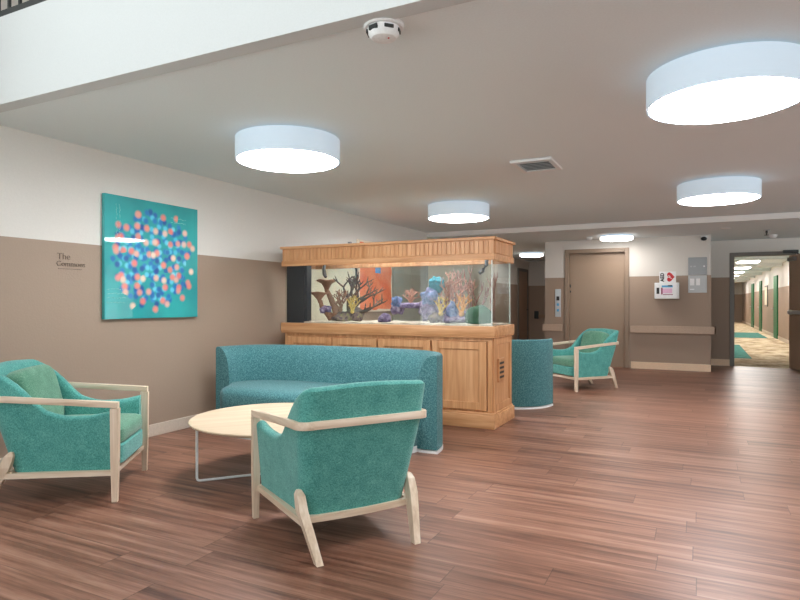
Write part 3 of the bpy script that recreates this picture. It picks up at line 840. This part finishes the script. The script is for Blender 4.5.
# canopy
cz0, cz1 = 1.63, 1.84
b = bm_new(); e = .02
for x0, x1, y0, y1 in ((AX0-e, AX1+e, AY0-e, AY0-e+.02), (AX0-e, AX1+e, AY1+e-.02, AY1+e), (AX0-e, AX0-e+.02, AY0, AY1), (AX1+e-.02, AX1+e, AY0, AY1)):
    box(b, x0, x1, y0, y1, cz0, cz1)
n = 50; w = (AX1-AX0+2*e-.09)/n
for k in range(n):
    x = AX0-e+.045+w*k; box(b, x+.006, x+w-.006, AY0-e-.009, AY0-e+.002, cz0+.06, cz1-.03, .002)
n2 = 13; w2 = (AY1-AY0+2*e-.06)/n2
for k in range(n2):
    y = AY0-e+.03+w2*k; box(b, AX1+e-.002, AX1+e+.009, y+.006, y+w2-.006, cz0+.06, cz1-.03, .002)
obj('canopy', b, 'oak', t, False)
def rim(z0, z1, out):
    b = bm_new(); o = e+out
    for x0, x1, y0, y1 in ((AX0-o, AX1+o, AY0-o, AY0-e+.01), (AX0-o, AX1+o, AY1+e-.01, AY1+o), (AX0-o, AX0-e+.01, AY0-e, AY1+e), (AX1+e-.01, AX1+o, AY0-e, AY1+e)):
        box(b, x0, x1, y0, y1, z0, z1, .004)
    return b
obj('top_moulding', rim(1.82, 1.848, .022), 'oak_x', t); obj('bottom_moulding', rim(1.625, 1.685, .010), 'oak_x', t)
b = bm_new(); box(b, AX0, AX1, AY0, AY1, 1.80, 1.815); obj('lid', b, 'oak_x', t)
b = bm_new(); box(b, -3.41, -3.37, AY0, AY0+.03, 1.848, 1.872, .004); obj('lid_catch', b, 'grey_metal', t)
# unseen hood lamp, added to brighten the tank inside
b = bm_new(); box(b, AX0+.35, AX1-.15, 5.80, 5.90, 1.765, 1.80, .004); hl = obj('added_hood_lamp', b, 'white_metal', t)
b = bm_new(); box(b, AX0+.37, AX1-.17, 5.815, 5.885, 1.758, 1.765); obj('added_lamp_tube', b, 'lamp', hl, False)

# -------- things in the tank
def branch(bm, p, d, r, ln, depth, spread, rng, up=.25, kids=2, flat=.45):
    pts = [p]; rad = [r]; dd = d.copy(); steps = 3
    for k in range(steps):
        dd = (dd + Vector((rng.uniform(-.18, .18), rng.uniform(-.12, .12)*flat, rng.uniform(-.1, .18)+up*.15))).normalized()
        q = pts[-1]+dd*ln/steps
        q.y = min(max(q.y, 5.62), 6.08)
        pts.append(q); rad.append(r*(1-.3*(k+1)/steps))
    if depth == 0: rad[-1] = r*.35
    tube(bm, pts, rad, 7)
    if depth > 0:
        for k in range(kids):
            s = 1 if k % 2 == 0 else -1
            nd = (dd + Vector((s*spread*rng.uniform(.6, 1.2), rng.uniform(-1, 1)*spread*flat, up*rng.uniform(.2, 1)))).normalized()
            branch(bm, pts[-1], nd, rad[-1], ln*rng.uniform(.62, .88), depth-1, spread, rng, up, kids, flat)
        if rng.random() < .7:
            nd = (dd + Vector((rng.choice((-1, 1))*spread*1.3, 0, .2))).normalized()
            branch(bm, pts[2], nd, rad[2]*.75, ln*.5, max(depth-2, 0), spread, rng, up, kids, flat)

def coral(name, mat, base, stems, label, cat='coral', seed=1, r=.014, ln=.14, depth=3, spread=.7, up=.25, kids=2, group=None):
    rng = random.Random(seed); b = bm_new()
    for d in stems: branch(b, Vector(base), Vector(d).normalized(), r, ln, depth, spread, rng, up, kids)
    bmesh.ops.create_icosphere(b, subdivisions=2, radius=r*2.2, matrix=Matrix.Translation(base))
    return tag(obj(name, b, mat, angle=60), label, cat, group)

def rock(name, mat, c, s, label, seed, cat='rock', group=None, amp=.3):
    rng = random.Random(seed); b = bm_new()
    bmesh.ops.create_icosphere(b, subdivisions=4, radius=1)
    offs = [(Vector((rng.gauss(0, 1), rng.gauss(0, 1), rng.gauss(0, 1))).normalized(), rng.uniform(3, 9), rng.uniform(0, 6)) for _ in range(9)]
    for v in b.verts:
        q = v.co.copy(); d = sum(sin(q.dot(o)*k+ph) for o, k, ph in offs)/9*amp*1.6
        v.co = Vector((q.x*s[0], q.y*s[1], max(q.z, -.75)*s[2]))*(1+d)
        v.co += Vector(c)
        v.co.z = max(v.co.z, 1.0)
    return tag(obj(name, b, mat, angle=70), label, cat, group)

GR = 'rocks and corals in the aquarium'
rock('live_rock', 'rock_brown', (-3.66, 5.86, 1.03), (.16, .13, .07), 'mottled brown rock under the dark branching coral in the tank', 3)
rock('live_rock', 'rock_brown', (-3.52, 5.88, 1.06), (.10, .10, .10), 'mottled olive rock just right of the brown plate corals in the tank', 31)
coral('branching_coral', 'coral_brown', (-3.58, 5.86, 1.08), [(-.15, .1, 1), (.35, 0, .9), (.8, -.1, .55), (1, 0, .12), (.6, .25, .9)], 'large dark brown branching coral before the orange picture', seed=14, r=.022, ln=.185, depth=3, spread=.75, up=.14)
def plate(name, c, rx, h, label, stem, group='plate corals'):
    b = bm_new()
    lathe(b, [(.02, -h), (.026, -h*.7), (rx*.55, -h*.25), (rx, 0), (rx*.98, .008), (rx*.5, -h*.12), (0, -h*.3)], c, 24)
    tube(b, stem, [.05, .035, .028, .026], 10)
    for v in b.verts: v.co += Vector((sin(v.co.z*60+v.co.y*30)*.006, 0, sin(v.co.x*40)*.006))
    return tag(obj(name, b, 'coral_rust', angle=60), label, 'coral', group)
plate('plate_coral', (-3.87, 5.84, 1.47), .115, .14, 'upper brown trumpet plate coral at the left of the tank', [(-3.72, 5.86, 1.03), (-3.76, 5.85, 1.15), (-3.82, 5.845, 1.27), (-3.86, 5.84, 1.35)])
plate('plate_coral', (-3.93, 5.78, 1.325), .11, .11, 'lower brown trumpet plate coral beside the black overflow panel', [(-3.78, 5.82, 1.03), (-3.84, 5.80, 1.10), (-3.90, 5.785, 1.16), (-3.92, 5.78, 1.23)])
rock('live_rock', 'rock_purple', (-3.86, 5.80, 1.13), (.07, .06, .05), 'purple rock carrying the lower trumpet plate coral', 5)
coral('bushy_coral', 'coral_rust', (-3.66, 5.80, 1.13), [(0, 0, 1), (.5, 0, .8), (-.5, .1, .8), (.2, -.4, .9)], 'bushy rust coral growing on the brown rock', seed=5, r=.014, ln=.085, depth=3, spread=1.0, up=.3)
coral('bushy_coral', 'coral_yellow', (-3.50, 5.80, 1.11), [(0, 0, 1), (.5, 0, .8), (-.4, .1, .8)], 'small olive yellow coral at the foot of the dark branching coral', seed=6, r=.010, ln=.07, depth=3, spread=1.0, up=.3)
# middle rockwork
rock('live_rock', 'rock_purple', (-3.10, 5.82, 1.03), (.075, .08, .06), 'small mottled rock right below the orange picture', 8)
rock('live_rock', 'rock_purple', (-2.97, 5.86, 1.15), (.07, .08, .075), 'left foot of the purple rock arch in the tank', 9)
rock('live_rock', 'rock_blue', (-2.95, 5.82, 1.22), (.06, .06, .06), 'violet rock knob on the left of the purple arch', 10)
rock('live_rock', 'rock_purple', (-2.78, 5.88, 1.18), (.20, .09, .035), 'flat purple bridge stone of the rock arch', 12)
rock('live_rock', 'rock_purple', (-2.56, 5.86, 1.13), (.13, .12, .13), 'tall purple rock in the middle of the tank', 13)
rock('live_rock', 'rock_blue', (-2.55, 5.82, 1.27), (.10, .09, .10), 'blue violet rock below the teal coral head', 14)
rock('live_rock', 'rock_brown', (-2.45, 5.76, 1.05), (.09, .08, .06), 'brown rock at the foot of the blue violet rock', 15)
rock('live_rock', 'rock_purple', (-2.25, 5.84, 1.06), (.20, .13, .075), 'low purple rock under the pink branching coral', 16)
rock('live_rock', 'rock_blue', (-2.28, 5.76, 1.12), (.06, .06, .10), 'upright grey blue rock under the pink branching coral', 17)
coral('bushy_coral', 'coral_pink', (-2.80, 5.86, 1.21), [(0, 0, 1), (.6, 0, .8), (-.6, .1, .7), (.2, -.5, .8), (-.2, .4, .9)], 'tufty pink coral on top of the purple rock arch', seed=20, r=.010, ln=.06, depth=3, spread=1.1, up=.2)
b = bm_new(); rng = random.Random(4)
bmesh.ops.create_icosphere(b, subdivisions=4, radius=1)
for v in b.verts:
    q = v.co.copy(); k = 1+.09*sin(9*q.x+4*q.z)+.07*sin(11*q.z+5*q.y)
    v.co = Vector((-2.49, 5.84, 1.40))+Vector((q.x*.09, q.y*.055, q.z*.088))*k
tube(b, [(-2.535, 5.83, 1.28), (-2.53, 5.835, 1.34), (-2.515, 5.84, 1.40)], [.03, .025, .03])
tag(obj('leather_coral', b, 'coral_teal', angle=70), 'rounded teal coral head standing on the blue violet rock', 'coral')
coral('bushy_coral', 'coral_pink', (-2.32, 5.82, 1.10), [(0, 0, 1), (-.45, 0, .9), (.5, 0, .9), (.15, -.4, .9), (-.2, .3, 1), (.8, 0, .7)], 'dense pink branching coral right of the teal coral head', seed=23, r=.016, ln=.135, depth=4, spread=.85, up=.3)
coral('tall_coral', 'coral_rose', (-2.16, 5.92, 1.12), [(-.25, 0, 1), (.2, 0, 1)], 'tall thin rose coral rising behind the pink branching coral', seed=31, r=.013, ln=.20, depth=2, spread=.38, up=.5)
coral('tall_coral', 'coral_rose', (-2.08, 5.86, 1.05), [(.1, 0, 1), (.5, 0, .8), (-.3, 0, .9)], 'tall thin rose coral standing behind the green dome coral', seed=35, r=.012, ln=.17, depth=2, spread=.4, up=.5)
coral('tall_coral', 'coral_rose', (-1.92, 5.98, 1.05), [(-.1, 0, 1), (.2, .2, 1)], 'tall rose coral beside the right end glass', seed=41, r=.013, ln=.19, depth=2, spread=.3, up=.6)
coral('bushy_coral', 'coral_yellow', (-2.39, 5.72, 1.10), [(0, 0, 1), (.4, 0, .8), (-.4, .1, .8)], 'yellow coral under the pink branching coral', seed=51, r=.012, ln=.08, depth=2, spread=.8)
coral('bushy_coral', 'coral_orange', (-2.17, 5.74, 1.10), [(0, 0, 1), (.6, 0, .8), (-.6, .1, .8)], 'orange coral left of the green dome coral', seed=52, r=.014, ln=.09, depth=2, spread=.9)
rock('dome_coral', 'coral_green', (-2.00, 5.78, 1.06), (.14, .12, .13), 'dark green dome coral at the right end of the tank', 61, 'coral', amp=.08)

# ------------------------------------------------------------------ light
LOW_GLOW, SKYL = 5.0, 1.5
w = bpy.data.worlds.new('sky'); SC.world = w; w.use_nodes = True
wt = w.node_tree; bg = wt.nodes['Background']
sky = wt.nodes.new('ShaderNodeTexSky'); sky.sky_type = 'HOSEK_WILKIE'; sky.turbidity = 6; sky.sun_direction = (.3, -.4, .86); sky.ground_albedo = .4
mixn = wt.nodes.new('ShaderNodeMix'); mixn.data_type = 'RGBA'; mixn.inputs[0].default_value = .75
wt.links.new(sky.outputs[0], mixn.inputs[6]); mixn.inputs[7].default_value = (.94, .98, 1.0, 1)
wt.links.new(mixn.outputs[2], bg.inputs[0]); tc = wt.nodes.new('ShaderNodeTexCoord'); sx = wt.nodes.new('ShaderNodeSeparateXYZ'); wt.links.new(tc.outputs['Generated'], sx.inputs[0])
mr = wt.nodes.new('ShaderNodeMapRange'); mr.interpolation_type = 'SMOOTHSTEP'; wt.links.new(sx.outputs[2], mr.inputs[0])
mr.inputs[1].default_value = -.08; mr.inputs[2].default_value = .06   # glow below the horizon added to lift the ceiling, softer sky above
mr.inputs[3].default_value = LOW_GLOW; mr.inputs[4].default_value = SKYL; wt.links.new(mr.outputs[0], bg.inputs[1])
def portal(loc, rot, sx, sy):
    l = bpy.data.lights.new('portal', 'AREA'); l.shape = 'RECTANGLE'; l.size = sx; l.size_y = sy; l.cycles.is_portal = True
    o = bpy.data.objects.new('portal', l); COL.objects.link(o); o.location = loc; o.rotation_euler = rot
portal(((SKY[0]+SKY[1])/2, (SKY[2]+SKY[3])/2, ZA+.21), (0, 0, 0), SKY[1]-SKY[0], SKY[3]-SKY[2])
for k in range(3):
    portal(((xs[1+2*k]+xs[2+2*k])/2, YB-.16, 2.45), (pi/2, 0, 0), xs[2+2*k]-xs[1+2*k], 4.3)

for k in range(2):
    portal((XL-.16, (LW[1+2*k]+LW[2+2*k])/2, 2.45), (pi/2, 0, -pi/2), LW[2+2*k]-LW[1+2*k], 3.9)
for k in range(5):
    portal((XR+.16, (yw[1+2*k]+yw[2+2*k])/2, 1.325), (pi/2, 0, pi/2), yw[2+2*k]-yw[1+2*k], 1.95)

# ------------------------------------------------------------------ camera
cam = bpy.data.cameras.new('camera'); co = bpy.data.objects.new('camera', cam); COL.objects.link(co)
cam.sensor_width = 36; cam.lens = 27.0; cam.shift_y = 2/800
co.location = (0, 0, 1.22); co.rotation_euler = (pi/2, 0, radians(26.565))
SC.camera = co
SC.view_settings.view_transform = 'Standard'; SC.view_settings.look = 'None'
SC.view_settings.exposure = 0.48; SC.view_settings.gamma = 1; SC.view_settings.use_curve_mapping = False
